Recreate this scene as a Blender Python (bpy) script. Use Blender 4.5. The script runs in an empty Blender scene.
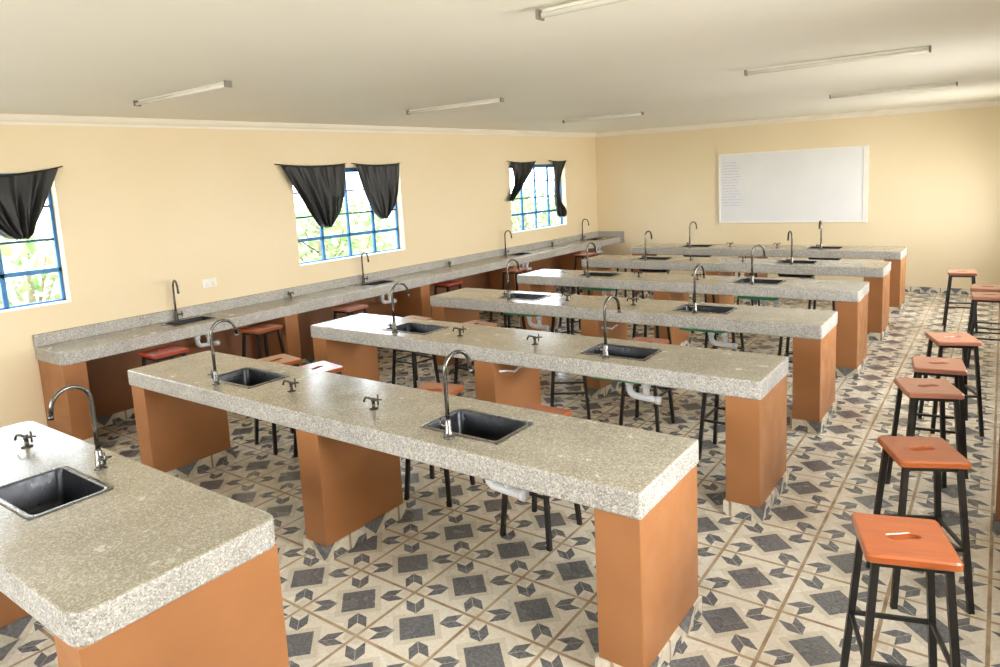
import bpy, bmesh, math, random
from mathutils import Vector, Matrix
random.seed(7)
PI = math.pi
C = bpy.context.scene.collection
scn = bpy.context.scene

# ------------------------------------------------------------------ measures
H, TH = 0.90, 0.118                    # bench top height, slab thickness
BX0, BX1, BW = 1.72, 5.893, 0.668      # island benches: ends and depth
BY = [0.56, 2.189, 3.898, 5.607, 7.371, 9.148, 10.953]   # front edge of each bench
YB = 12.962                            # back wall
XR, YF = 7.75, -1.7                    # right wall, wall behind the camera
def ceil_z(x, y): return 2.925 + 0.0115*y - 0.0095*x

# ------------------------------------------------------------------ materials
def lin(r, g, b):
    f = lambda c: c/12.92 if c <= 0.04045 else ((c+0.055)/1.055)**2.4
    return (f(r/255), f(g/255), f(b/255), 1)

class Mat:
    def __init__(s, name):
        s.m = bpy.data.materials.new(name); s.m.use_nodes = True
        s.t = s.m.node_tree; s.n = s.t.nodes; s.l = s.t.links
        s.b = s.n['Principled BSDF']
    def node(s, kind, **kw):
        n = s.n.new(kind)
        for k, v in kw.items(): setattr(n, k, v)
        return n
    def put(s, sock, v):
        if isinstance(v, bpy.types.NodeSocket): s.l.new(v, sock)
        elif v is not None: sock.default_value = v
    def math(s, op, a, b=None, c=None):
        n = s.node('ShaderNodeMath', operation=op)
        s.put(n.inputs[0], a); s.put(n.inputs[1], b)
        if c is not None: s.put(n.inputs[2], c)
        return n.outputs[0]
    def coord(s, which='Object'):
        return s.node('ShaderNodeTexCoord').outputs[which]
    def noise(s, vec, scale, detail=3, rough=0.5):
        n = s.node('ShaderNodeTexNoise'); s.l.new(vec, n.inputs['Vector'])
        n.inputs['Scale'].default_value = scale; n.inputs['Detail'].default_value = detail
        n.inputs['Roughness'].default_value = rough
        return n.outputs['Fac']
    def voronoi(s, vec, scale, out='Color'):
        n = s.node('ShaderNodeTexVoronoi'); s.l.new(vec, n.inputs['Vector'])
        n.inputs['Scale'].default_value = scale
        return n.outputs[out]
    def ramp(s, fac, stops, mode='LINEAR'):
        n = s.node('ShaderNodeValToRGB'); s.put(n.inputs[0], fac)
        n.color_ramp.interpolation = mode
        e = n.color_ramp.elements
        while len(e) < len(stops): e.new(0.5)
        for q, (p, c) in zip(e, stops): q.position = p; q.color = c
        return n.outputs[0]
    def mix(s, fac, a, b, mode='MIX'):
        n = s.node('ShaderNodeMix', data_type='RGBA', blend_type=mode)
        s.put(n.inputs[0], fac); s.put(n.inputs[6], a); s.put(n.inputs[7], b)
        return n.outputs[2]
    def rng(s, v, a, b, c, d):
        n = s.node('ShaderNodeMapRange')
        s.put(n.inputs[0], v)
        for i, q in enumerate((a, b, c, d)): n.inputs[i+1].default_value = q
        return n.outputs[0]
    def bump(s, h, strength=0.2, dist=0.01):
        n = s.node('ShaderNodeBump'); n.inputs['Strength'].default_value = strength
        n.inputs['Distance'].default_value = dist
        s.l.new(h, n.inputs['Height']); s.l.new(n.outputs[0], s.b.inputs['Normal'])
    def set(s, **kw):
        for k, v in kw.items(): s.put(s.b.inputs[k.replace('_', ' ')], v)
        return s.m

def paint(name, c0, c1, rough, scale=2.0, spec=0.5, bump=0.05, gloss_noise=0.0):
    m = Mat(name); v = m.coord()
    f = m.noise(v, scale, 4)
    col = m.ramp(f, [(0.3, c0), (0.7, c1)])
    m.set(Base_Color=col, Roughness=rough)
    if gloss_noise: m.set(Roughness=m.rng(m.noise(v, 6, 3), 0.3, 0.7, rough-gloss_noise, rough+gloss_noise))
    m.b.inputs['Specular IOR Level'].default_value = spec
    if bump: m.bump(m.noise(v, 90, 2), bump, 0.004)
    return m.m

def terrazzo():
    m = Mat('terrazzo'); v = m.coord()
    d = m.node('ShaderNodeVectorMath', operation='ADD')
    rnd = m.node('ShaderNodeObjectInfo').outputs['Random']
    m.l.new(v, d.inputs[0]); m.l.new(m.math('MULTIPLY', rnd, 40.0), d.inputs[1]); v = d.outputs[0]
    chips = m.node('ShaderNodeSeparateColor'); m.l.new(m.voronoi(v, 170), chips.inputs[0])
    c = chips.outputs[0]
    base = m.ramp(m.noise(v, 3.5, 4), [(0.3, lin(146, 139, 123)), (0.72, lin(166, 159, 142))])
    side = m.ramp(m.noise(v, 5.0, 4), [(0.3, lin(156, 155, 151)), (0.72, lin(178, 177, 174))])
    nz = m.node('ShaderNodeSeparateXYZ'); m.l.new(m.node('ShaderNodeNewGeometry').outputs['Normal'], nz.inputs[0])
    up = m.rng(nz.outputs[2], 0.3, 0.8, 0, 1)
    base = m.mix(up, side, base)
    light = m.math('GREATER_THAN', c, 0.74)
    dark = m.math('LESS_THAN', c, 0.20)
    k = m.rng(up, 0, 1, 0.54, 0.32)
    col = m.mix(m.math('MULTIPLY', light, k), base, lin(226, 220, 205))
    col = m.mix(m.math('MULTIPLY', dark, k), col, lin(92, 88, 80))
    col = m.mix(m.rng(m.noise(v, 40, 3), 0.42, 0.62, 0, 0.2), col, lin(120, 114, 102))
    r = m.rng(m.noise(v, 7, 4, 0.6), 0.3, 0.75, 0.13, 0.30)
    r = m.math('ADD', r, m.rng(up, 0, 1, 0.35, 0.0))
    m.set(Base_Color=col, Roughness=r)
    m.b.inputs['Specular IOR Level'].default_value = 0.8
    m.bump(m.noise(v, 30, 3), 0.05, 0.004)
    return m.m

def tiles(name, skirting=False):
    m = Mat(name); geo = m.node('ShaderNodeNewGeometry')
    s = m.node('ShaderNodeSeparateXYZ'); m.l.new(geo.outputs['Position'], s.inputs[0])
    S = 0.4175
    if not skirting:
        X = m.math('DIVIDE', m.math('SUBTRACT', s.outputs[0], 4.3336-S/2), S)
        Y = m.math('DIVIDE', m.math('SUBTRACT', s.outputs[1], 2.0274-S/2), S)
    else:
        X = m.math('DIVIDE', m.math('ADD', s.outputs[0], s.outputs[1]), S)
        Y = m.math('DIVIDE', m.math('ADD', s.outputs[2], 0.085), S)
    a = m.math('ABSOLUTE', m.math('SUBTRACT', m.math('FRACT', X), 0.5))
    b = m.math('ABSOLUTE', m.math('SUBTRACT', m.math('FRACT', Y), 0.5))
    sm = m.math('ADD', a, b)
    mn, mx = m.math('MINIMUM', a, b), m.math('MAXIMUM', a, b)
    df = m.math('SUBTRACT', mx, mn)
    star = m.math('LESS_THAN', sm, 0.29)
    chev = m.math('MULTIPLY', m.math('MULTIPLY', m.math('GREATER_THAN', mn, 0.185), m.math('LESS_THAN', mn, 0.325)),
                  m.math('MULTIPLY', m.math('LESS_THAN', df, 0.155), m.math('GREATER_THAN', df, 0.003)))
    darkm = m.math('MAXIMUM', star, chev)
    beige = m.math('MAXIMUM', m.math('LESS_THAN', sm, 0.40), m.math('MULTIPLY', m.math('GREATER_THAN', mn, 0.37), 0.6))
    grout = m.math('GREATER_THAN', mx, 0.479)
    v = geo.outputs['Position']
    n1 = m.noise(v, 60, 4, 0.7); n2 = m.noise(v, 1.3, 3)
    white = m.ramp(n1, [(0.3, lin(210, 202, 185)), (0.7, lin(230, 223, 208))])
    bei = m.ramp(n1, [(0.3, lin(194, 185, 167)), (0.7, lin(216, 208, 191))])
    drk = m.ramp(n1, [(0.3, lin(84, 84, 86)), (0.7, lin(128, 128, 130))])
    col = m.mix(beige, white, bei); col = m.mix(darkm, col, drk)
    col = m.mix(grout, col, m.ramp(m.noise(v, 9, 3), [(0.3, lin(138, 114, 88)), (0.7, lin(180, 158, 128))]))
    col = m.mix(m.rng(n2, 0.45, 0.75, 0, 0.2), col, lin(205, 185, 155), 'MULTIPLY')
    m.set(Base_Color=col, Roughness=m.math('ADD', m.rng(m.noise(v, 5, 3), 0.3, 0.7, 0.16, 0.34), m.math('MULTIPLY', grout, 0.4)))
    m.bump(m.math('SUBTRACT', 1.0, grout), 0.25, 0.002)
    return m.m

def metal(name, col, rough, metallic=1.0, scale=20):
    m = Mat(name); v = m.coord()
    m.set(Base_Color=m.mix(m.noise(v, scale, 3), col, tuple(c*0.72 for c in col[:3])+(1,)),
          Roughness=m.rng(m.noise(v, scale*2, 2), 0.3, 0.7, rough*0.8, rough*1.25), Metallic=metallic)
    return m.m

def wood(name, c0, c1, rough=0.28):
    m = Mat(name); v = m.coord()
    mp = m.node('ShaderNodeMapping'); m.l.new(v, mp.inputs[0]); mp.inputs['Scale'].default_value = (3, 26, 26)
    f = m.noise(mp.outputs[0], 1.6, 5, 0.6)
    m.set(Base_Color=m.ramp(f, [(0.25, c0), (0.75, c1)]), Roughness=rough)
    m.b.inputs['Coat Weight'].default_value = 0.35; m.b.inputs['Coat Roughness'].default_value = 0.15
    m.bump(f, 0.12, 0.003)
    return m.m

M = {}
M['terrazzo'] = terrazzo()
M['floor'] = tiles('star_tiles')
M['skirting'] = tiles('skirting_tiles', True)
M['wall'] = paint('cream_wall_paint', lin(231, 214, 179), lin(235, 219, 186), 0.55, 0.8)
M['ceiling'] = paint('ceiling_paint', lin(232, 230, 220), lin(236, 234, 225), 0.6, 0.7, bump=0.02)
M['cornice'] = paint('cornice_plaster', lin(236, 230, 214), lin(242, 236, 222), 0.5, 2)
M['pier'] = paint('terracotta_brown_paint', lin(156, 104, 62), lin(168, 114, 70), 0.42, 2.5, gloss_noise=0.1)
M['dado'] = paint('dark_brown_paint', lin(122, 78, 48), lin(138, 90, 56), 0.5, 2.5)
M['steel'] = metal('dark_stainless', (0.035, 0.037, 0.043, 1), 0.33, 0.75)
M['rim'] = metal('bright_stainless', (0.30, 0.30, 0.30, 1), 0.3)
M['tap'] = metal('gunmetal_tap', (0.17, 0.165, 0.155, 1), 0.24)
M['brass'] = metal('tarnished_valve', (0.10, 0.085, 0.07, 1), 0.32)
M['legmetal'] = metal('black_painted_steel', (0.012, 0.011, 0.011, 1), 0.38, 0.0)
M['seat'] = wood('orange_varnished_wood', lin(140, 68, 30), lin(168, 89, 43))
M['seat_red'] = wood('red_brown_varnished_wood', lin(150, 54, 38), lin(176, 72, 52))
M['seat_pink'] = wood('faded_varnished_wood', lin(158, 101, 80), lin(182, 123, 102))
M['green'] = paint('green_coating', lin(46, 150, 112), lin(64, 172, 130), 0.45, 6)
M['pvc'] = paint('white_pvc', lin(222, 224, 232), lin(236, 238, 242), 0.3, 8, bump=0)
M['blue'] = paint('blue_window_paint', lin(38, 104, 164), lin(58, 128, 188), 0.4, 6, bump=0)
M['darkblue'] = paint('dark_blue_paint', lin(24, 62, 100), lin(34, 76, 116), 0.45, 6, bump=0)
M['white'] = paint('white_enamel', lin(236, 234, 226), lin(243, 241, 235), 0.35, 6, bump=0)
M['board'] = paint('whiteboard_surface', lin(226, 228, 230), lin(233, 234, 235), 0.25, 1.5, bump=0)
M['ink'] = paint('faint_blue_ink', lin(196, 198, 222), lin(206, 208, 226), 0.4, 20, bump=0)
M['black'] = paint('black_plastic', lin(30, 30, 30), lin(44, 43, 40), 0.4, 8, bump=0)
M['holder'] = paint('grey_holder', lin(110, 106, 96), lin(130, 126, 116), 0.5, 8, bump=0)
M['tube'] = paint('milky_glass_tube', lin(226, 224, 214), lin(232, 230, 221), 0.15, 6, bump=0)
M['leaf'] = paint('pale_green_leaf', lin(140, 180, 112), lin(192, 216, 162), 0.6, 3, bump=0)
M['bark'] = paint('brown_bark', lin(130, 116, 98), lin(160, 146, 126), 0.8, 9)
M['ground'] = paint('dry_grass_ground', lin(186, 176, 156), lin(210, 200, 178), 0.9, 0.8)

def cloth():
    m = Mat('black_satin'); v = m.coord()
    m.set(Base_Color=m.ramp(m.noise(v, 40, 3), [(0.3, lin(18, 19, 19)), (0.7, lin(32, 33, 33))]), Roughness=0.45)
    m.b.inputs['Sheen Weight'].default_value = 0.08
    m.bump(m.noise(v, 14, 3), 0.25, 0.01)
    return m.m
M['cloth'] = cloth()
def glass():
    m = Mat('window_glass')
    for n in list(m.n):
        if n.type == 'BSDF_PRINCIPLED': m.n.remove(n)
    tr = m.node('ShaderNodeBsdfTransparent'); gl = m.node('ShaderNodeBsdfGlossy'); gl.inputs['Roughness'].default_value = 0.03
    tr.inputs[0].default_value = (0.98, 0.98, 0.98, 1)
    mx = m.node('ShaderNodeMixShader'); mx.inputs[0].default_value = 0.05
    m.l.new(tr.outputs[0], mx.inputs[1]); m.l.new(gl.outputs[0], mx.inputs[2])
    m.l.new(mx.outputs[0], m.n['Material Output'].inputs[0])
    return m.m
M['glass'] = glass()

# ------------------------------------------------------------------ mesh helpers
def box(bm, x0, x1, y0, y1, z0, z1):
    v = [bm.verts.new((x, y, z)) for z in (z0, z1) for y in (y0, y1) for x in (x0, x1)]
    for f in ((0, 2, 3, 1), (4, 5, 7, 6), (0, 1, 5, 4), (2, 6, 7, 3), (0, 4, 6, 2), (1, 3, 7, 5)):
        bm.faces.new([v[i] for i in f])
    return v

def bar(bm, p0, p1, w, w2=None):
    """square bar between two points"""
    p0, p1 = Vector(p0), Vector(p1); d = (p1-p0).normalized()
    ref = Vector((0, 0, 1)) if abs(d.z) < 0.8 else Vector((1, 0, 0))
    a = d.cross(ref).normalized()*(w/2); b = d.cross(a).normalized()*((w2 or w)/2)
    if abs(d.z) >= 0.8:
        a = Vector((1, 0, 0))*(w/2); b = Vector((0, 1, 0))*((w2 or w)/2)
    r = [[bm.verts.new(p+q) for q in (a+b, a-b, -a-b, -a+b)] for p in (p0, p1)]
    for i in range(4): bm.faces.new([r[0][i], r[0][(i+1) % 4], r[1][(i+1) % 4], r[1][i]])
    bm.faces.new(r[0][::-1]); bm.faces.new(r[1])

def tube(bm, pts, r, n=10, radii=None):
    pts = [Vector(p) for p in pts]; rings = []
    up = None
    for i, p in enumerate(pts):
        t = (pts[min(i+1, len(pts)-1)]-pts[max(i-1, 0)]).normalized()
        if up is None:
            up = t.orthogonal().normalized()
        up = (up-t*up.dot(t)).normalized(); s = t.cross(up)
        rr = radii[i] if radii else r
        rings.append([bm.verts.new(p+(up*math.cos(2*PI*k/n)+s*math.sin(2*PI*k/n))*rr) for k in range(n)])
    for a, b in zip(rings, rings[1:]):
        for k in range(n): bm.faces.new([a[k], a[(k+1) % n], b[(k+1) % n], b[k]])
    bm.faces.new(rings[0][::-1]); bm.faces.new(rings[-1])

def rrect(cx, cy, w, d, r, n=5):
    """rounded rectangle loop, counter-clockwise"""
    out = []
    for qx, qy, a0 in ((1, 1, 0), (-1, 1, PI/2), (-1, -1, PI), (1, -1, 3*PI/2)):
        for k in range(n+1):
            a = a0+k*PI/2/n
            out.append((cx+qx*(w/2-r)+r*math.cos(a), cy+qy*(d/2-r)+r*math.sin(a)))
    return out

def loft(bm, loops, cap0=False, cap1=False):
    rings = [[bm.verts.new(p) for p in L] for L in loops]
    n = len(rings[0])
    for a, b in zip(rings, rings[1:]):
        for k in range(n): bm.faces.new([a[k], a[(k+1) % n], b[(k+1) % n], b[k]])
    if cap0: bm.faces.new(rings[0][::-1])
    if cap1: bm.faces.new(rings[-1])
    return rings

def obj(name, bm, mat, parent=None, smooth=False, bevel=0, loc=None):
    bmesh.ops.recalc_face_normals(bm, faces=bm.faces[:])
    me = bpy.data.meshes.new(name); bm.to_mesh(me); bm.free()
    me.materials.append(M[mat] if isinstance(mat, str) else mat)
    if smooth:
        for p in me.polygons: p.use_smooth = True
    o = bpy.data.objects.new(name, me); C.objects.link(o)
    if parent is not None: o.parent = parent
    if loc: o.location = loc
    if bevel:
        b = o.modifiers.new('bevel', 'BEVEL'); b.width = bevel; b.segments = 3
        b.limit_method = 'ANGLE'; b.angle_limit = math.radians(40); b.harden_normals = False
    return o

def new(): return bmesh.new()
def tag(o, label, cat, group=None):
    o['label'] = label; o['category'] = cat
    if group: o['group'] = group
    return o
def thing(name, label, cat, loc=(0, 0, 0), rz=0, group=None):
    o = bpy.data.objects.new(name, None); o.empty_display_size = 0.1; C.objects.link(o)
    o.location = loc; o.rotation_euler = (0, 0, rz)
    return tag(o, label, cat, group)
def dup(root, loc, rz, label, group=None, swap=None):
    r = root.copy(); C.objects.link(r); r.location = loc; r.rotation_euler = (0, 0, rz); r['label'] = label
    if group: r['group'] = group
    for ch in list(root.children):
        c = ch.copy(); C.objects.link(c); c.parent = r
        if swap and ch.name.split('.')[0] in swap:
            c.data = swap[ch.name.split('.')[0]]
        for g in ch.children:
            d = g.copy(); C.objects.link(d); d.parent = c
    return r
def struct(name, bm, mat, parent=None, **kw):
    o = obj(name, bm, mat, parent, **kw)
    if parent is None: o['kind'] = 'structure'
    return o

# ------------------------------------------------------------------ room shell
bm = new(); box(bm, -0.25, XR+0.25, YF-0.25, YB+0.25, -0.2, 0); struct('floor', bm, 'floor')

bm = new()
x0, x1, y0, y1 = -0.25, XR+0.25, YF-0.25, YB+0.25
q = [bm.verts.new((x, y, ceil_z(x, y)+dz)) for dz in (0, 0.15) for y in (y0, y1) for x in (x0, x1)]
for f in ((0, 1, 3, 2), (4, 6, 7, 5), (0, 4, 5, 1), (2, 3, 7, 6), (0, 2, 6, 4), (1, 5, 7, 3)): bm.faces.new([q[i] for i in f])
struct('ceiling', bm, 'ceiling')

ZT = 3.2
def wall_with_openings(bm, x0, x1, ya, yb, ops):
    """wall slab between x0 and x1 running along y with rectangular openings (y0,y1,z0,z1)"""
    y = ya
    for (a, b, z0, z1) in sorted(ops):
        box(bm, x0, x1, y, a, 0, ZT); box(bm, x0, x1, a, b, 0, z0); box(bm, x0, x1, a, b, z1, ZT); y = b
    box(bm, x0, x1, y, yb, 0, ZT)
WZ0, WZ1 = 1.252, 2.45
LW = [(0.69, 2.557), (5.174, 7.043), (9.775, 11.68)]
bm = new(); wall_with_openings(bm, -0.2, 0, YF-0.2, YB+0.2, [(a, b, WZ0, WZ1) for a, b in LW]); struct('wall_left', bm, 'wall')
RW = [(0.9, 3.4), (5.2, 7.7), (9.4, 11.9)]
bm = new(); wall_with_openings(bm, XR, XR+0.2, YF-0.2, YB+0.2, [(a, b, WZ0, WZ1) for a, b in RW]); struct('wall_right', bm, 'wall')
bm = new(); box(bm, 0, XR, YB, YB+0.2, 0, ZT); struct('wall_back', bm, 'wall')
FW = [(2.0, 3.87), (4.6, 6.47)]  # rear openings added so the fill lamps can shine in
bm = new(); x = 0
for a, b in FW:
    box(bm, x, a, YF-0.2, YF, 0, ZT); box(bm, a, b, YF-0.2, YF, 0, WZ0); box(bm, a, b, YF-0.2, YF, WZ1, ZT); x = b
box(bm, x, XR, YF-0.2, YF, 0, ZT); struct('wall_front', bm, 'wall')

# plaster cornice along the window wall and the whiteboard wall
def cornice(bm, a, b, inward):
    a, b = Vector(a), Vector(b); inw = Vector(inward)
    prof = [(0, -0.086), (0.012, -0.086), (0.016, -0.062), (0.034, -0.05), (0.05, -0.028), (0.056, -0.012), (0.07, -0.012), (0.07, 0.01), (0, 0.01)]
    rings = []
    for p in (a, b):
        z = ceil_z(p.x, p.y)
        rings.append([p+inw*u+Vector((0, 0, z+w)) for u, w in prof])
    loft(bm, rings, True, True)
bm = new(); cornice(bm, (0, YF, 0), (0, YB, 0), (1, 0, 0)); struct('trim_1', bm, 'cornice')
bm = new(); cornice(bm, (0, YB, 0), (XR, YB, 0), (0, -1, 0)); struct('trim_2', bm, 'cornice')
# tile skirting on the back wall and window wall
bm = new(); box(bm, 0.66, XR, YB-0.012, YB, 0, 0.09); struct('baseboard_back', bm, 'skirting')
bm = new(); box(bm, 0, 0.012, YF, 2.2, 0, 0.09); struct('baseboard_left', bm, 'skirting')
bm = new(); box(bm, XR-0.012, XR, YF, YB, 0, 0.09); struct('baseboard_right', bm, 'skirting')

# ------------------------------------------------------------------ windows
def window(idx, ya, yb, xg, stay=False):
    w = bpy.data.objects.new('window_%d' % idx, None); C.objects.link(w); w['kind'] = 'structure'
    w.location = (xg, (ya+yb)/2, WZ0)
    hw, hh = (yb-ya)/2, WZ1-WZ0
    bm = new(); t = 0.028
    def hb(z, t=t, d=0.035, a=-hw, b=hw): box(bm, -d/2, d/2, a, b, z-t/2, z+t/2)
    def vb(y, t=t, d=0.035, z0=0, z1=hh): box(bm, -d/2, d/2, y-t/2, y+t/2, z0, z1)
    hb(0.014); hb(hh-0.03, 0.06); vb(-hw+0.014); vb(hw-0.014)
    hb(0.305, 0.042)
    cols = [hw-0.026-0.455*k for k in (1, 2, 3)]
    for y in cols: vb(y, 0.04 if y != cols[1] else 0.03)
    obj('frame', bm, 'blue', w, bevel=0.003)
    bm = new()
    for z in (0.59, 0.895): box(bm, -0.014, 0.014, -hw, hw, z-0.011, z+0.011)
    for z in (0.305,): pass
    obj('glazing_bar', bm, 'darkblue', w)
    bm = new(); box(bm, -0.003, 0.003, -hw+0.01, hw-0.01, 0.01, hh-0.01); obj('pane', bm, 'glass', w)
    bm = new(); box(bm, 0.02, abs(xg)+0.012 if xg < 0 else 0.05, -hw, hw, -0.004, 0.012); obj('sill', bm, 'white', w)
    if stay:
        bm = new(); bar(bm, (0.04, -hw+0.09, 0.31), (0.06, -hw+0.32, 0.15), 0.014); tube(bm, [(0.06, -hw+0.32, 0.15), (0.06, -hw+0.35, 0.13)], 0.011, 8)
        obj('window_stay', bm, 'black', w)
    return w
window(1, *LW[0], -0.12); window(2, *LW[1], -0.12, stay=True); window(3, *LW[2], -0.12)
for i, (a, b) in enumerate(RW): window(4+i, a, b, XR+0.12)
for i, (a, b) in enumerate(FW):  # invented rear windows, set in front of the fill lamps
    w = window(7+i, a, b, -0.12); w.location = ((a+b)/2, YF-0.12, WZ0); w.rotation_euler = (0, 0, PI/2)

# ------------------------------------------------------------------ island benches
def slab(bm, xs, ys, holes, z0, z1):
    """slab on a grid of x and y breaks; holes = set of (i, j) cells left open"""
    nx, ny = len(xs), len(ys)
    top = [[bm.verts.new((x, y, z1)) for y in ys] for x in xs]
    bot = [[bm.verts.new((x, y, z0)) for y in ys] for x in xs]
    solid = lambda i, j: 0 <= i < nx-1 and 0 <= j < ny-1 and (i, j) not in holes
    for i in range(nx-1):
        for j in range(ny-1):
            if not solid(i, j): continue
            bm.faces.new([top[i][j], top[i+1][j], top[i+1][j+1], top[i][j+1]])
            bm.faces.new([bot[i][j], bot[i][j+1], bot[i+1][j+1], bot[i+1][j]])
            for (di, dj, e) in ((-1, 0, ((i, j), (i, j+1))), (1, 0, ((i+1, j+1), (i+1, j))), (0, -1, ((i+1, j), (i, j))), (0, 1, ((i, j+1), (i+1, j+1)))):
                if not solid(i+di, j+dj):
                    (a, b), (c, d) = e
                    bm.faces.new([top[a][b], top[c][d], bot[c][d], bot[a][b]])
    return top, bot

def round_corners(bm, pts, r, seg=4):
    es = []
    for e in bm.edges:
        a, b = e.verts
        if abs(a.co.x-b.co.x) < 1e-5 and abs(a.co.y-b.co.y) < 1e-5 and any(abs(a.co.x-p[0]) < 1e-4 and abs(a.co.y-p[1]) < 1e-4 for p in pts): es.append(e)
    bmesh.ops.bevel(bm, geom=es, offset=r, segments=seg, affect='EDGES', profile=0.5)

SW, SD = 0.50, 0.325       # sink cut-out
def make_bench(idx, label, X0, X1, w, sinks, piers, group, cr=0.018):
    """sinks: [(cx, cy)] relative to bench front-left; piers: [(x0, x1)]"""
    t = thing('lab_bench', label, 'bench', (X0, BY[idx], 0), 0, group)
    L = X1-X0
    xs, ys, holes = [0, L], [0, w], set()
    for (cx, cy) in sinks: xs += [cx-SW/2, cx+SW/2]
    ys += [sinks[0][1]-SD/2, sinks[0][1]+SD/2]
    xs.sort(); ys.sort()
    for (cx, cy) in sinks: holes.add((min(range(len(xs)), key=lambda i: abs(xs[i]-(cx-SW/2))), 1))
    bm = new(); slab(bm, xs, ys, holes, H-TH, H)
    round_corners(bm, [(0, 0), (L, 0), (0, w), (L, w)], cr)
    obj('worktop', bm, 'terrazzo', t, bevel=0.011)
    for (a, b) in piers:
        bm = new(); box(bm, a, b, 0.012, w-0.012, 0, H-TH+0.002)
        p = obj('pier', bm, 'pier', t, bevel=0.006)
        bm = new(); e = 0.012
        for bx in ((a-e, b+e, 0, 0.012), (a-e, b+e, w-0.012, w), (a-e, a, 0.012, w-0.012), (b, b+e, 0.012, w-0.012)):
            box(bm, *bx, 0, 0.092)
        obj('skirting', bm, 'skirting', p)
    return t

ORD = ['first', 'second', 'third', 'fourth', 'fifth', 'sixth', 'seventh']
def bname(i): return '%s bench from the camera' % ORD[i]
SX = [2.80-BX0, 4.82-BX0]
bench_sinks = {}
s0 = [(3.62-2.371, 0.37)]
make_bench(0, 'short terrazzo bench with orange end, cut by the picture edge, in front of all others', 2.371, 4.755, 0.757, s0,
           [(0.01, 0.19), (0.51, 0.70), (2.175, 2.37)], 'terrazzo lab benches', 0.06)
bench_sinks[0] = [(3.62, 0.56+0.37)]
for i in range(1, 7):
    cy = 0.315 if i < 3 else 0.345
    lab = {1: 'long terrazzo bench on brown piers, second from the camera', 2: 'terrazzo bench with a white scar on its middle pier, third from the camera',
           3: 'terrazzo bench on brown piers, fourth from the camera', 4: 'terrazzo bench on brown piers, fifth from the camera',
           5: 'terrazzo bench on brown piers, second from the whiteboard', 6: 'terrazzo bench on brown piers directly below the whiteboard'}[i]
    b = make_bench(i, lab, BX0, BX1, BW, [(SX[0], cy), (SX[1], cy)], [(0.012, 0.2), (3.69-BX0, 3.885-BX0), (5.672-BX0, 5.885-BX0)], 'terrazzo lab benches')
    bench_sinks[i] = [(BX0+SX[0], BY[i]+cy), (BX0+SX[1], BY[i]+cy)]
    if i in (2, 3):
        # torn white cable stub on the aisle side of the middle pier
        bm = new(); px = 3.885-BX0+0.008
        tube(bm, [(px, 0.07, 0.70), (px+0.012, 0.15, 0.685), (px+0.016, 0.25, 0.655), (px+0.008, 0.33, 0.665), (px, 0.40, 0.66)], 0.009, 8)
        obj('cable_stub', bm, 'pvc', b, smooth=True)

# ------------------------------------------------------------------ wall counter
CW, CY0 = 0.545, 2.20
ct = thing('wall_counter', 'long terrazzo counter with backsplash running under the three windows', 'counter', (0, CY0, 0))
CL = YB-CY0
cs = [3.53, 6.2, 9.6, 12.3]
bm = new()
SWc = 0.46; SDc = 0.29
ys = sorted([0, CL-0.002]+[c-CY0-SWc/2 for c in cs]+[c-CY0+SWc/2 for c in cs])
xs = [0.002, 0.27-SDc/2, 0.27+SDc/2, CW]
hl = set((1, j) for j in (1, 3, 5, 7))
slab(bm, xs, ys, hl, H-TH, H); round_corners(bm, [(CW, 0)], 0.07, 5)
obj('worktop', bm, 'terrazzo', ct, bevel=0.011)
bm = new(); box(bm, 0.001, 0.03, 0.0, CL-0.002, H-0.002, H+0.11); obj('backsplash', bm, 'terrazzo', ct, bevel=0.006)
bm = new(); box(bm, 0.03, 0.635, CL-0.032, CL-0.003, H-0.13, H+0.11); obj('backsplash', bm, 'terrazzo', ct, bevel=0.006)
bm = new(); box(bm, 0.001, 0.014, 0.02, CL-0.02, 0.09, H-TH); obj('wall_panel', bm, 'dado', ct)
bm = new(); box(bm, 0.001, 0.026, 0.02, CL-0.02, 0, 0.095); obj('skirting', bm, 'skirting', ct)
for (a, b) in ((0.012, 0.2), (2.29, 2.47), (4.545, 4.73), (6.81, 6.99), (9.07, 9.25)):
    bm = new(); box(bm, 0.014, CW-0.012, a, b, 0, H-TH+0.002); p = obj('pier', bm, 'pier', ct, bevel=0.006)
    bm = new(); box(bm, 0.026, CW, a-0.012, a, 0, 0.092); box(bm, 0.026, CW, b, b+0.012, 0, 0.092); box(bm, CW-0.012, CW, a, b, 0, 0.092)
    obj('skirting', bm, 'skirting', p)

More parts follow.
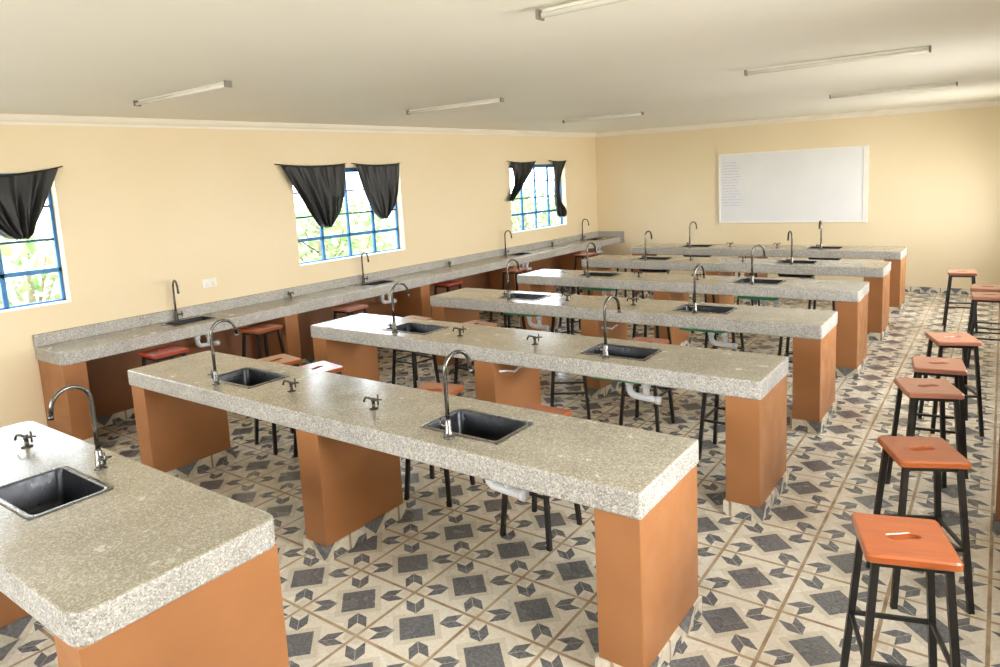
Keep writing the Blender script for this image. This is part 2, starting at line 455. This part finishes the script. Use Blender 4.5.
# ------------------------------------------------------------------ sinks, taps
def make_sink(w, d, label, depth=0.185):
    t = thing('sink', label, 'sink')
    L = lambda ww, dd, r, z: [(x, y, z) for x, y in rrect(0, 0, ww, dd, r)]
    bm = new()
    loft(bm, [L(w-0.034, d-0.034, 0.03, 0.0025), L(w-0.046, d-0.046, 0.03, -0.012), L(w-0.06, d-0.06, 0.035, -depth*0.75),
              L(w-0.085, d-0.085, 0.04, -depth*0.96), L(w-0.14, d-0.14, 0.03, -depth), L(0.09, 0.09, 0.044, -depth-0.004)], False, True)
    obj('bowl', bm, 'steel', t, smooth=True)
    bm = new()
    loft(bm, [L(w+0.02, d+0.02, 0.035, 0.0005), L(w+0.016, d+0.016, 0.035, 0.004), L(w-0.03, d-0.03, 0.03, 0.0045), L(w-0.035, d-0.035, 0.03, 0.0)])
    obj('rim', bm, 'rim', t, smooth=True)
    bm = new()
    loft(bm, [L(w-0.044, d-0.044, 0.03, -0.02), L(w-0.054, d-0.054, 0.035, -depth*0.8), L(w-0.08, d-0.08, 0.04, -depth-0.003), L(w-0.13, d-0.13, 0.03, -depth-0.008)], False, True)
    obj('underside', bm, 'green', t, smooth=True)['label'] = 'green-coated underside of the bowl'
    bm = new(); tube(bm, [(0, 0, -depth-0.003), (0, 0, -depth+0.003)], 0.034, 16); obj('drain', bm, 'rim', t)
    bm = new(); z = -depth-0.006
    tube(bm, [(0.19, 0, z), (0.19, 0, z-0.05)], 0.034, 14)
    tube(bm, [(0.19, 0, z-0.04), (0.19, 0, z-0.11)], 0.024, 12)
    tube(bm, [(0.06, 0, z), (0.06, 0, z-0.05)], 0.03, 14)
    pts = [(0.06, 0, z-0.04), (0.06, 0, z-0.075)]
    for k in range(1, 7):
        a = k/6*PI/2; pts.append((0.06+0.05*(1-math.cos(a)), 0, z-0.075-0.05*math.sin(a)))
    pts += [(0.28, 0, z-0.135)]
    tube(bm, pts, 0.024, 12)
    tube(bm, [(0.265, 0, z-0.134), (0.295, 0, z-0.136)], 0.03, 14)
    obj('waste_pipe', bm, 'pvc', t, smooth=True)
    return t

def make_faucet(label):
    """gooseneck: spout reaches towards +y, cross handle on the -x side"""
    t = thing('faucet', label, 'faucet')
    bm = new()
    tube(bm, [(0, 0, 0), (0, 0, 0.006), (0, 0, 0.008), (0, 0, 0.03), (0, 0, 0.034), (0, 0, 0.085), (0, 0, 0.09), (0, 0, 0.10)], 0.02, 14,
         [0.028, 0.028, 0.02, 0.02, 0.017, 0.017, 0.014, 0.014])
    obj('base', bm, 'tap', t, smooth=True)
    bm = new(); r = 0.085; pts = [(0, 0, 0.09), (0, 0, 0.2), (0, 0, 0.29), (0, 0, 0.34)]
    for k in range(1, 13):
        a = PI*k/12*0.93; pts.append((0, r-r*math.cos(a), 0.34+r*math.sin(a)))
    x, y, z = pts[-1]; pts.append((x, y+0.006, z-0.045))
    tube(bm, pts, 0.0105, 12)
    e = pts[-1]; tube(bm, [(e[0], e[1], e[2]+0.004), (e[0], e[1]+0.003, e[2]-0.016)], 0.0125, 12)
    obj('spout', bm, 'tap', t, smooth=True)
    bm = new(); tube(bm, [(-0.01, 0, 0.055), (-0.05, 0, 0.06), (-0.062, 0, 0.061)], 0.01, 10, [0.011, 0.009, 0.012])
    tube(bm, [(-0.058, -0.03, 0.061), (-0.058, 0.03, 0.061)], 0.005, 8)
    tube(bm, [(-0.058, 0, 0.031), (-0.058, 0, 0.091)], 0.005, 8)
    obj('handle', bm, 'tap', t, smooth=True)
    return t

def make_gas_tap(label):
    t = thing('gas_tap', label, 'tap')
    bm = new(); tube(bm, [(0, 0, 0), (0, 0, 0.006), (0, 0, 0.009), (0, 0, 0.05), (0, 0, 0.055), (0, 0, 0.075)], 0.01, 14, [0.032, 0.032, 0.012, 0.012, 0.016, 0.014])
    obj('body', bm, 'brass', t, smooth=True)
    bm = new(); tube(bm, [(0, 0, 0.062), (-0.025, -0.01, 0.075), (-0.05, -0.018, 0.078), (-0.062, -0.02, 0.06), (-0.064, -0.02, 0.045)], 0.008, 10)
    obj('nozzle', bm, 'brass', t, smooth=True)
    bm = new(); tube(bm, [(0.005, 0, 0.06), (0.035, 0.008, 0.066)], 0.009, 10)
    tube(bm, [(0.036, 0.008, 0.03), (0.036, 0.008, 0.10)], 0.006, 8)
    tube(bm, [(0.012, 0.004, 0.066), (0.068, 0.014, 0.068)], 0.0055, 8)
    obj('handle', bm, 'brass', t, smooth=True)
    for o in t.children:
        for v in o.data.vertices: v.co *= 0.86
    return t

def side(k): return 'window-side' if k == 0 else 'aisle-side'
sink0 = fau0 = gas0 = None
def sink_at(x, y, z, rz, label, group):
    global sink0
    if sink0 is None: sink0 = make_sink(SW, SD, label); sink0.location = (x, y, z); sink0.rotation_euler = (0, 0, rz); sink0['group'] = group
    else: dup(sink0, (x, y, z), rz, label, group)
def faucet_at(x, y, z, rz, label, group):
    global fau0
    if fau0 is None: fau0 = make_faucet(label); fau0.location = (x, y, z); fau0.rotation_euler = (0, 0, rz); fau0['group'] = group
    else: dup(fau0, (x, y, z), rz, label, group)
def gas_at(x, y, z, rz, label, group):
    global gas0
    if gas0 is None: gas0 = make_gas_tap(label); gas0.location = (x, y, z); gas0.rotation_euler = (0, 0, rz); gas0['group'] = group
    else: dup(gas0, (x, y, z), rz, label, group)

GF, GS, GG = 'gooseneck faucets on the benches', 'dark steel bench sinks', 'gas taps on the benches'
sink_at(*bench_sinks[0][0], H, 0, 'big dark steel sink sunk in the short bench at the picture edge', GS)
faucet_at(3.57, 1.175, H, PI, 'tall gooseneck faucet on the short bench, spout turned towards the windows', GF)
gas_at(2.89, 1.11, H, 0.3, 'small dark gas tap on the short bench beside its sink', GG)
DARK = None
for i in range(1, 7):
    for k in (0, 1):
        x, y = bench_sinks[i][k]
        sink_at(x, y, H, 0, 'dark steel sink at the %s end of the %s' % (side(k), bname(i)), GS)
        if k == 0 and i in (1, 2):
            for o in list(C.objects):
                if o.name.startswith('waste_pipe') and o.parent and o.parent.name.startswith('sink') and abs(o.parent.location.x-x) < 1e-4 and abs(o.parent.location.y-y) < 1e-4: bpy.data.objects.remove(o)
        if (i, k) in ((1, 0), (2, 0), (5, 0), (5, 1), (6, 0), (6, 1)):
            for o in C.objects:
                if o.name.startswith('underside') and o.parent and abs(o.parent.location.x-x) < 1e-4 and abs(o.parent.location.y-y) < 1e-4:
                    if DARK is None: DARK = o.data.copy(); DARK.materials.clear(); DARK.materials.append(M['steel'])
                    o.data = DARK; o['label'] = 'plain dark underside of the bowl'
        rot = {(5, 1): 0.5, (6, 1): 0.35, (4, 1): -0.55, (6, 0): -0.35}.get((i, k), -0.15)
        fx = x-0.055 if k == 0 else x-0.015
        faucet_at(fx, BY[i]+0.105+(0.03 if i > 2 else 0), H, rot, 'gooseneck faucet at the %s sink of the %s' % (side(k), bname(i)), GF)
    for k, gx in enumerate((3.37, 4.12)):
        gas_at(gx, BY[i]+(0.245 if i < 3 else 0.31), H, 0.05*i, 'small gas tap nearer the %s sink of the %s' % (side(k), bname(i)), GG)
# sinks and taps of the wall counter
WN = ['between the first and middle windows', 'under the middle window', 'under the window near the corner', 'in the far corner']
for k, c in enumerate(cs):
    s = make_sink(SWc, SDc, 'x', 0.15) if k == 0 else None
    if k == 0:
        wsink = s; s.location = (0.27, c, H); s.rotation_euler = (0, 0, PI/2); s['label'] = 'dark steel sink in the wall counter ' + WN[k]; s['group'] = 'wall counter sinks'
    else: dup(wsink, (0.27, c, H), PI/2, 'dark steel sink in the wall counter ' + WN[k], 'wall counter sinks')
for k, y in enumerate((3.50, 6.125, 9.436, 12.164)):
    faucet_at(0.075, y, H, -PI/2-0.25, 'gooseneck faucet against the wall counter backsplash ' + WN[k], 'wall counter faucets')
for k, y in enumerate((4.92, 7.9, 10.94)):
    gas_at(0.10, y, H, -PI/2, 'small gas tap at the wall counter backsplash, %s along from the camera' % ORD[k], 'wall counter gas taps')

# ------------------------------------------------------------------ stools
def seat_mesh(mat):
    w, d, t, n = 0.312, 0.338, 0.034, 6
    bm = new()
    def out(g, z):
        P = rrect(0, 0, w-2*g, d-2*g, 0.022-g*0.5, n); Q = []
        for i, (x, y) in enumerate(P):
            Q.append((x, y, z)); x2, y2 = P[(i+1) % len(P)]
            if math.hypot(x2-x, y2-y) > 0.1:
                Q += [(x+(x2-x)*k/9, y+(y2-y)*k/9, z) for k in range(1, 9)]
        return Q
    N = len(out(0, 0))
    # finger slot: waisted along x
    def slot(z, grow=0.0):
        L = []
        for (x, y, _) in out(0, 0):
            a = math.atan2(y/d, x/w); cx, cy = math.cos(a), math.sin(a)
            L.append((cx*(0.06+grow), (cy*(0.027+grow))*(0.8+0.25*abs(cx))+0.011*math.sin(2.6*cx), z))
        return L
    loft(bm, [slot(0.003), slot(t-0.004), slot(t, 0.004), out(0.007, t), out(0.0, t-0.007), out(0, 0.005), out(0.006, 0), slot(0), slot(0.003)])
    bmesh.ops.remove_doubles(bm, verts=bm.verts[:], dist=1e-5)
    bmesh.ops.recalc_face_normals(bm, faces=bm.faces[:])
    me = bpy.data.meshes.new('seat'); bm.to_mesh(me); bm.free(); me.materials.append(M[mat])
    return me
SEATS = {k: seat_mesh(k) for k in ('seat', 'seat_red', 'seat_pink')}
SH = 0.75
def make_stool(label):
    t = thing('stool', label, 'stool')
    s = bpy.data.objects.new('seat', SEATS['seat']); C.objects.link(s); s.parent = t; s.location = (0, 0, SH-0.034)
    tx, ty, fx, fy, zt = 0.118, 0.13, 0.17, 0.18, SH-0.036
    P = lambda sx, sy, z: (sx*(fx+(tx-fx)*z/zt), sy*(fy+(ty-fy)*z/zt), z)
    for sx in (-1, 1):
        for sy in (-1, 1):
            bm = new(); bar(bm, P(sx, sy, 0), P(sx, sy, zt), 0.026); obj('leg', bm, 'legmetal', t)
    z = 0.31
    for a, b in (((-1, -1), (1, -1)), ((-1, 1), (1, 1)), ((-1, -1), (-1, 1)), ((1, -1), (1, 1))):
        bm = new(); bar(bm, P(*a, z), P(*b, z), 0.016); obj('stretcher', bm, 'legmetal', t)
    bm = new(); z = zt-0.012
    for a, b in (((-1, -1), (1, -1)), ((-1, 1), (1, 1)), ((-1, -1), (-1, 1)), ((1, -1), (1, 1))): bar(bm, P(*a, z), P(*b, z), 0.02)
    obj('seat_frame', bm, 'legmetal', t)
    return t
stool0 = None
def stool(x, y, deg, label, group, mat='seat'):
    global stool0
    rz = math.radians(deg)
    if stool0 is None:
        stool0 = make_stool(label); stool0.location = (x, y, 0); stool0.rotation_euler = (0, 0, rz); stool0['group'] = group
    else: dup(stool0, (x, y, 0), rz, label, group, {'seat': SEATS[mat]})
GA = 'stools along the aisle'
stool(6.764, 2.64, 18, 'orange wooden stool standing in the aisle, first from the camera', GA)
stool(6.745, 3.613, 25, 'orange wooden stool standing in the aisle, second from the camera', GA)
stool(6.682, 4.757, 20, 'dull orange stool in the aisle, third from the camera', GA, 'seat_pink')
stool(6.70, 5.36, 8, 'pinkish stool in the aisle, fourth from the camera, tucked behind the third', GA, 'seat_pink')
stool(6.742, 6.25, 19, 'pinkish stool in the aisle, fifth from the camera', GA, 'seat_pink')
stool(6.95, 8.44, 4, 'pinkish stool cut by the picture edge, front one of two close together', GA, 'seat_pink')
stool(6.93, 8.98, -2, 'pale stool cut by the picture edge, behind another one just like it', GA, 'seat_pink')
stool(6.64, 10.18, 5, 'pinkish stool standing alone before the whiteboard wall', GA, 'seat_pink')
GW = 'stools at the wall counter'
stool(0.67, 3.02, 0, 'red-brown stool half under the wall counter, first from the camera', GW, 'seat_red')
stool(0.634, 4.11, 3, 'orange stool at the wall counter, second from the camera', GW)
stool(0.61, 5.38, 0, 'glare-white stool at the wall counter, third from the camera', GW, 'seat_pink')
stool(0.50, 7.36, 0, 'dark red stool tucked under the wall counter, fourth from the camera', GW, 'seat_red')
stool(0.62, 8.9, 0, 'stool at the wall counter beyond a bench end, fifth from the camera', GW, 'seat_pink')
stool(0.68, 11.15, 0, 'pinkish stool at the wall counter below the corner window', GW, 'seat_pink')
GB = 'stools behind the benches'
def behind(i, k, extra=''): return '%sstool behind the %s, %s from the window wall' % (extra, bname(i), ORD[k])
stool(2.03, 3.28, 80, behind(1, 0, 'orange '), GB)
stool(2.58, 3.27, 80, behind(1, 1, 'glare-white '), GB)
stool(3.86, 3.24, 12, behind(1, 2, 'orange '), GB)
stool(4.77, 3.15, 0, behind(1, 3, 'red-orange '), GB)
for k, (x, y, d) in enumerate(((1.92, 5.08, 85), (2.74, 5.14, 80), (3.95, 4.92, 30), (4.6, 5.12, 2), (5.4, 5.0, 0))):
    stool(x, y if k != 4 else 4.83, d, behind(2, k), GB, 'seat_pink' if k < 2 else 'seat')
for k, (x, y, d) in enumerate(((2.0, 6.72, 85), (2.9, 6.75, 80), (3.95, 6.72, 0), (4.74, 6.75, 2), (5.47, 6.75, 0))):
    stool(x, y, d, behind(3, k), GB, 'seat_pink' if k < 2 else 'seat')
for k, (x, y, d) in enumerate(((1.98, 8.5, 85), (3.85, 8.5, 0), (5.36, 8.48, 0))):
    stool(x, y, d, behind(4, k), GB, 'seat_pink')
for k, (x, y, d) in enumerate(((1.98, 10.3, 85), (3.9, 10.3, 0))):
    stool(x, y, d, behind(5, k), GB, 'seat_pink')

# ------------------------------------------------------------------ curtains
def curtain(rows, label, folds, tilt=0.0, cord=None):
    t = thing('curtain', label, 'curtain', (0, (rows[0][1]+rows[0][2])/2, rows[0][0]), 0, 'black curtains at the windows')
    yc, zc = t.location.y, t.location.z
    nu, nv = 72, 40
    zs = [r[0] for r in rows]
    def prof(z):
        for a, b in zip(rows, rows[1:]):
            if a[0] >= z >= b[0]:
                f = (a[0]-z)/(a[0]-b[0]); f2 = f
                return a[1]+(b[1]-a[1])*f2, a[2]+(b[2]-a[2])*f2
        return rows[-1][1:]
    bm = new(); grid = []
    rnd = random.Random(label); ph = [rnd.uniform(0, 6.3) for _ in range(4)]
    for j in range(nv+1):
        v = j/nv; z = zs[0]+(zs[-1]-zs[0])*v; yl, yr = prof(z); row = []
        for i in range(nu+1):
            u = i/nu; y = yl+(yr-yl)*u
            amp = 0.012+0.030*min(1, v*1.6)
            edge = math.sin(PI*u)**0.5 if 0 < u < 1 else 0
            x = 0.05+amp*(math.sin(folds*2*PI*u+ph[0]+1.2*v)+0.5*math.sin(folds*3.7*PI*u+ph[1]-0.8*v))*0.75+0.05*v*edge
            zz = z-0.022*math.sin(PI*u)*(1-v)+tilt*(u-0.5)*(1-v)
            row.append(bm.verts.new((x, y-yc, zz-zc)))
        grid.append(row)
    for j in range(nv):
        for i in range(nu): bm.faces.new([grid[j][i], grid[j][i+1], grid[j+1][i+1], grid[j+1][i]])
    o = obj('cloth', bm, 'cloth', t, smooth=True)
    s = o.modifiers.new('thickness', 'SOLIDIFY'); s.thickness = 0.006
    yl, yr = rows[0][1]-yc-0.05, rows[0][2]-yc+0.05
    bm = new(); tube(bm, [(0.012, yl, 0.012-tilt/2)]+[(0.05, yl+(yr-yl)*k/8, -0.022*math.sin(PI*k/8)+0.004+tilt*(k/8-0.5)) for k in range(1, 8)]+[(0.012, yr, 0.012+tilt/2)], 0.006, 8)
    obj('curtain_cord', bm, 'black', t)
    return t
curtain([(2.44, 1.65, 2.585), (2.27, 1.75, 2.50), (2.1, 1.89, 2.415), (1.98, 2.0, 2.345), (1.91, 2.08, 2.31), (1.875, 2.15, 2.255)], 'black curtain swagged over the window cut by the picture edge', 5, 0.1)
curtain([(2.49, 4.98, 5.98), (2.3, 5.09, 5.955), (2.1, 5.22, 5.915), (1.9, 5.35, 5.83), (1.8, 5.42, 5.75), (1.73, 5.48, 5.69), (1.70, 5.54, 5.64)], 'wider black curtain of the middle window, on its camera side', 5)
curtain([(2.49, 6.18, 7.0), (2.3, 6.24, 6.975), (2.1, 6.31, 6.925), (1.95, 6.37, 6.86), (1.84, 6.43, 6.78), (1.77, 6.49, 6.69), (1.74, 6.54, 6.64)], 'narrower black curtain of the middle window, on its whiteboard side', 4)
curtain([(2.5, 9.74, 10.56), (2.3, 9.80, 10.38), (2.1, 9.80, 10.10), (1.95, 9.70, 9.90), (1.85, 9.62, 9.74), (1.82, 9.62, 9.70)], 'black triangular curtain pulled aside at the window near the corner', 4)
curtain([(2.51, 11.11, 11.66), (2.3, 11.17, 11.47), (2.1, 11.19, 11.34), (1.95, 11.18, 11.30), (1.8, 11.20, 11.30), (1.7, 11.20, 11.34), (1.62, 11.21, 11.46), (1.52, 11.21, 11.52), (1.46, 11.25, 11.50), (1.43, 11.31, 11.44)], 'black curtain bunched in a hanging knot beside the room corner', 3)

# ------------------------------------------------------------------ whiteboard, socket, lights
wb = thing('whiteboard', 'large white writing board on the yellow end wall', 'whiteboard', (3.895, YB, 1.168))
W2, HB = 1.27, 1.30
bm = new(); box(bm, -W2+0.02, W2-0.02, -0.022, -0.002, 0.02, HB-0.02); obj('panel', bm, 'board', wb)
bm = new()
for (a, b, c, d) in ((-W2, W2, 0, 0.03), (-W2, W2, HB-0.03, HB), (-W2, -W2+0.03, 0.03, HB-0.03), (W2-0.075, W2, 0.03, HB-0.03)): box(bm, a, b, -0.034, -0.001, c, d)
obj('frame', bm, 'white', wb, bevel=0.004)
bm = new(); rr = random.Random(3)
for k in range(16):
    z = HB-0.18-k*0.053; x = -W2+0.08; x1 = x+rr.uniform(0.22, 0.34)
    while x < x1:
        w = rr.uniform(0.015, 0.05); box(bm, x, x+w, -0.0235, -0.0215, z, z+rr.uniform(0.014, 0.024)); x += w+0.012
obj('writing', bm, 'ink', wb)['label'] = 'faint blue column of handwriting'

so = thing('wall_socket', 'small white double socket on the window wall above the counter', 'socket', (0, 3.95, 1.225))
bm = new(); box(bm, 0.0005, 0.012, -0.085, 0.085, -0.045, 0.045); obj('plate', bm, 'white', so, bevel=0.004)
for sy in (-1, 1):
    bm = new(); box(bm, 0.012, 0.016, sy*0.055-0.012, sy*0.055+0.012, 0.008, 0.032); obj('switch', bm, 'white', so, bevel=0.001)
    bm = new()
    for dy, dz in ((0, 0.0), (-0.012, -0.022), (0.012, -0.022)): box(bm, 0.012, 0.0128, sy*0.035+dy-0.003, sy*0.035+dy+0.003, dz-0.006, dz+0.003)
    obj('socket_hole', bm, 'black', so)

def make_light(label):
    t = thing('fluorescent_light', label, 'ceiling light', (0, 0, 0), 0, 'fluorescent tubes on the ceiling')
    L = 0.61
    bm = new(); box(bm, -L, L, 0.008, 0.034, -0.02, 0.0); obj('housing', bm, 'ceiling', t, bevel=0.004)
    bm = new(); tube(bm, [(-L+0.02, -0.012, -0.032), (L-0.02, -0.012, -0.032)], 0.0125, 14); obj('tube', bm, 'tube', t, smooth=True)
    for s in (-1, 1):
        bm = new(); box(bm, s*L-0.006, s*L+0.006, -0.026, 0.03, -0.046, -0.004); obj('lamp_holder', bm, 'holder', t, bevel=0.002)
    return t
LG = [(2.14, 2.61, 'ceiling tube light along the window side, first from the camera'), (2.50, 5.28, 'ceiling tube light along the window side, second from the camera'),
      (2.46, 8.56, 'ceiling tube light along the window side, closing the row before the whiteboard'), (5.97, 2.43, 'ceiling tube light cut by the top picture edge'),
      (5.97, 5.40, 'longer-looking ceiling tube light above the aisle side'), (5.97, 8.64, 'ceiling tube light above the aisle side, just before the whiteboard')]
for k, (x, y, lab) in enumerate(LG):
    loc = (x, y, ceil_z(x, y)-0.004)
    if k == 0: l0 = make_light(lab); l0.location = loc
    else: dup(l0, loc, 0, lab)

# low brown partition at the aisle side (its edge shows at the picture border)
pt = thing('partition', 'low brown partition whose edge shows at the picture border', 'partition', (7.06, 4.42, 0))
bm = new(); box(bm, 0, XR-7.06-0.013, 0.0, 0.2, 0, 1.08); obj('panel', bm, 'dado', pt, bevel=0.006)
bm = new(); box(bm, -0.012, XR-7.06-0.013, -0.012, 0.0, 0, 0.092); box(bm, -0.012, 0, 0, 0.2, 0, 0.092); obj('skirting', bm, 'skirting', pt)

# ------------------------------------------------------------------ outside
bm = new(); box(bm, -40, 45, -40, 50, -0.5, -0.3); struct('ground', bm, 'ground')
def make_shrub(label, seed, h, r):
    t = thing('shrub', label, 'shrub', (0, 0, 0), 0, 'shrubs outside the windows')
    rnd = random.Random(seed)
    bm = new(); tube(bm, [(0, 0, 0), (0.03, 0.02, h*0.5), (0, 0.05, h*0.8)], 0.06, 8, [0.07, 0.05, 0.03])
    for k in range(6):
        a = k*PI/3; tube(bm, [(0.02, 0.02, h*0.35), (r*0.5*math.cos(a), r*0.5*math.sin(a), h*0.6), (r*0.8*math.cos(a), r*0.8*math.sin(a), h*0.8)], 0.03, 6, [0.035, 0.025, 0.012])
    obj('stem', bm, 'bark', t)
    bm = new()
    for k in range(900):
        a, b, q = rnd.uniform(0, 2*PI), math.acos(rnd.uniform(-1, 1)), rnd.uniform(0.4, 1)**0.5
        p = Vector((r*q*math.sin(b)*math.cos(a), r*q*math.sin(b)*math.sin(a), h*0.58+h*0.42*q*math.cos(b)))
        s = rnd.uniform(0.07, 0.15); R = Matrix.Rotation(rnd.uniform(0, 6), 3, Vector((rnd.gauss(0, 1), rnd.gauss(0, 1), rnd.gauss(0, 1))).normalized())
        bm.faces.new([bm.verts.new(p+R@Vector(c)*s) for c in ((-1, 0, 0), (-0.2, 0.45, 0.1), (1, 0, 0), (-0.2, -0.45, 0.1))])
    obj('foliage', bm, 'leaf', t)
    return t
sh = make_shrub('pale green shrub outside the window cut by the picture edge', 5, 2.3, 0.9)
sh.location = (-3.4, 3.4, -0.3)
for (x, y, rz, lab) in ((-3.2, 8.1, 1.1, 'pale green shrub outside, seen low in the middle window, towards its camera side'), (-4.4, 10.0, 2.2, 'pale green shrub outside, seen low in the middle window, towards its whiteboard side'),
                        (-3.0, 14.6, 0.4, 'pale green shrub outside the corner window, behind its triangular curtain'), (-2.6, 16.6, 3.0, 'pale green shrub outside, filling the middle of the corner window')):
    dup(sh, (x, y, -0.3), rz, lab, 'shrubs outside the windows')

# ------------------------------------------------------------------ light
w = bpy.data.worlds.new('sky'); scn.world = w; w.use_nodes = True
nt = w.node_tree; bg = nt.nodes['Background']
tc = nt.nodes.new('ShaderNodeTexCoord'); sp = nt.nodes.new('ShaderNodeSeparateXYZ'); nt.links.new(tc.outputs['Generated'], sp.inputs[0])
rp = nt.nodes.new('ShaderNodeValToRGB'); nt.links.new(sp.outputs[2], rp.inputs[0])
rp.color_ramp.elements[0].position = 0.0; rp.color_ramp.elements[0].color = (0.93, 0.97, 1.0, 1)
rp.color_ramp.elements[1].position = 0.6; rp.color_ramp.elements[1].color = (0.72, 0.86, 1.0, 1)
nt.links.new(rp.outputs[0], bg.inputs[0]); bg.inputs[1].default_value = 10.0

def area(name, loc, direction, sx, sy, power, col, portal=False):
    l = bpy.data.lights.new(name, 'AREA'); l.shape = 'RECTANGLE'; l.size = sx; l.size_y = sy; l.energy = power; l.color = col
    if portal: l.cycles.is_portal = True
    o = bpy.data.objects.new(name, l); C.objects.link(o); o.location = loc
    o.rotation_euler = Vector(direction).to_track_quat('-Z', 'Z' if abs(direction[2]) < 0.9 else 'Y').to_euler()
    return o
zc = (WZ0+WZ1)/2
for a, b in LW: area('window_portal', (-0.215, (a+b)/2, zc), (1, 0, 0), b-a, WZ1-WZ0, 1, (1, 1, 1), True)
# daylight of the aisle-side windows, plus fill lamps added behind the camera
for a, b in RW: area('aisle_window_daylight', (XR+0.45, (a+b)/2, zc+0.15), (-1, 0, -0.25), b-a+0.2, WZ1-WZ0+0.2, 290 if a > 9 else 215, (1.0, 0.95, 0.87)).data.spread = math.radians(125)
for a, b in FW: area('rear_fill_light', ((a+b)/2, YF-0.45, zc), (0, 1, -0.05), b-a+0.2, WZ1-WZ0+0.2, 105, (1.0, 0.96, 0.91))

# ------------------------------------------------------------------ camera
cam = bpy.data.cameras.new('camera'); co = bpy.data.objects.new('camera', cam); C.objects.link(co)
yaw, pitch, roll = 0.6309, -0.1401, -0.0504
f = Vector((-math.sin(yaw)*math.cos(pitch), math.cos(yaw)*math.cos(pitch), math.sin(pitch)))
r = Vector((math.cos(yaw), math.sin(yaw), 0)); u = r.cross(f)
r2 = math.cos(roll)*r+math.sin(roll)*u; u2 = -math.sin(roll)*r+math.cos(roll)*u
mt = Matrix((r2, u2, -f)).transposed().to_4x4(); mt.translation = (7.0163, -0.2108, 2.1613)
co.matrix_world = mt
cam.sensor_width = 36; cam.lens = 688.70/1000*36
cam.shift_x = (500-502.06)/1000; cam.shift_y = (278.99-333.5)/1000
cam.clip_start = 0.02; cam.clip_end = 200
scn.camera = co

scn.view_settings.view_transform = 'Standard'; scn.view_settings.look = 'None'
scn.view_settings.exposure = 0.0; scn.view_settings.gamma = 1.0
scn.cycles.use_denoising = True
scn.cycles.max_bounces = 10; scn.cycles.diffuse_bounces = 6; scn.cycles.transparent_max_bounces = 16
scn.cycles.sample_clamp_indirect = 8.0; scn.cycles.caustics_reflective = False; scn.cycles.caustics_refractive = False
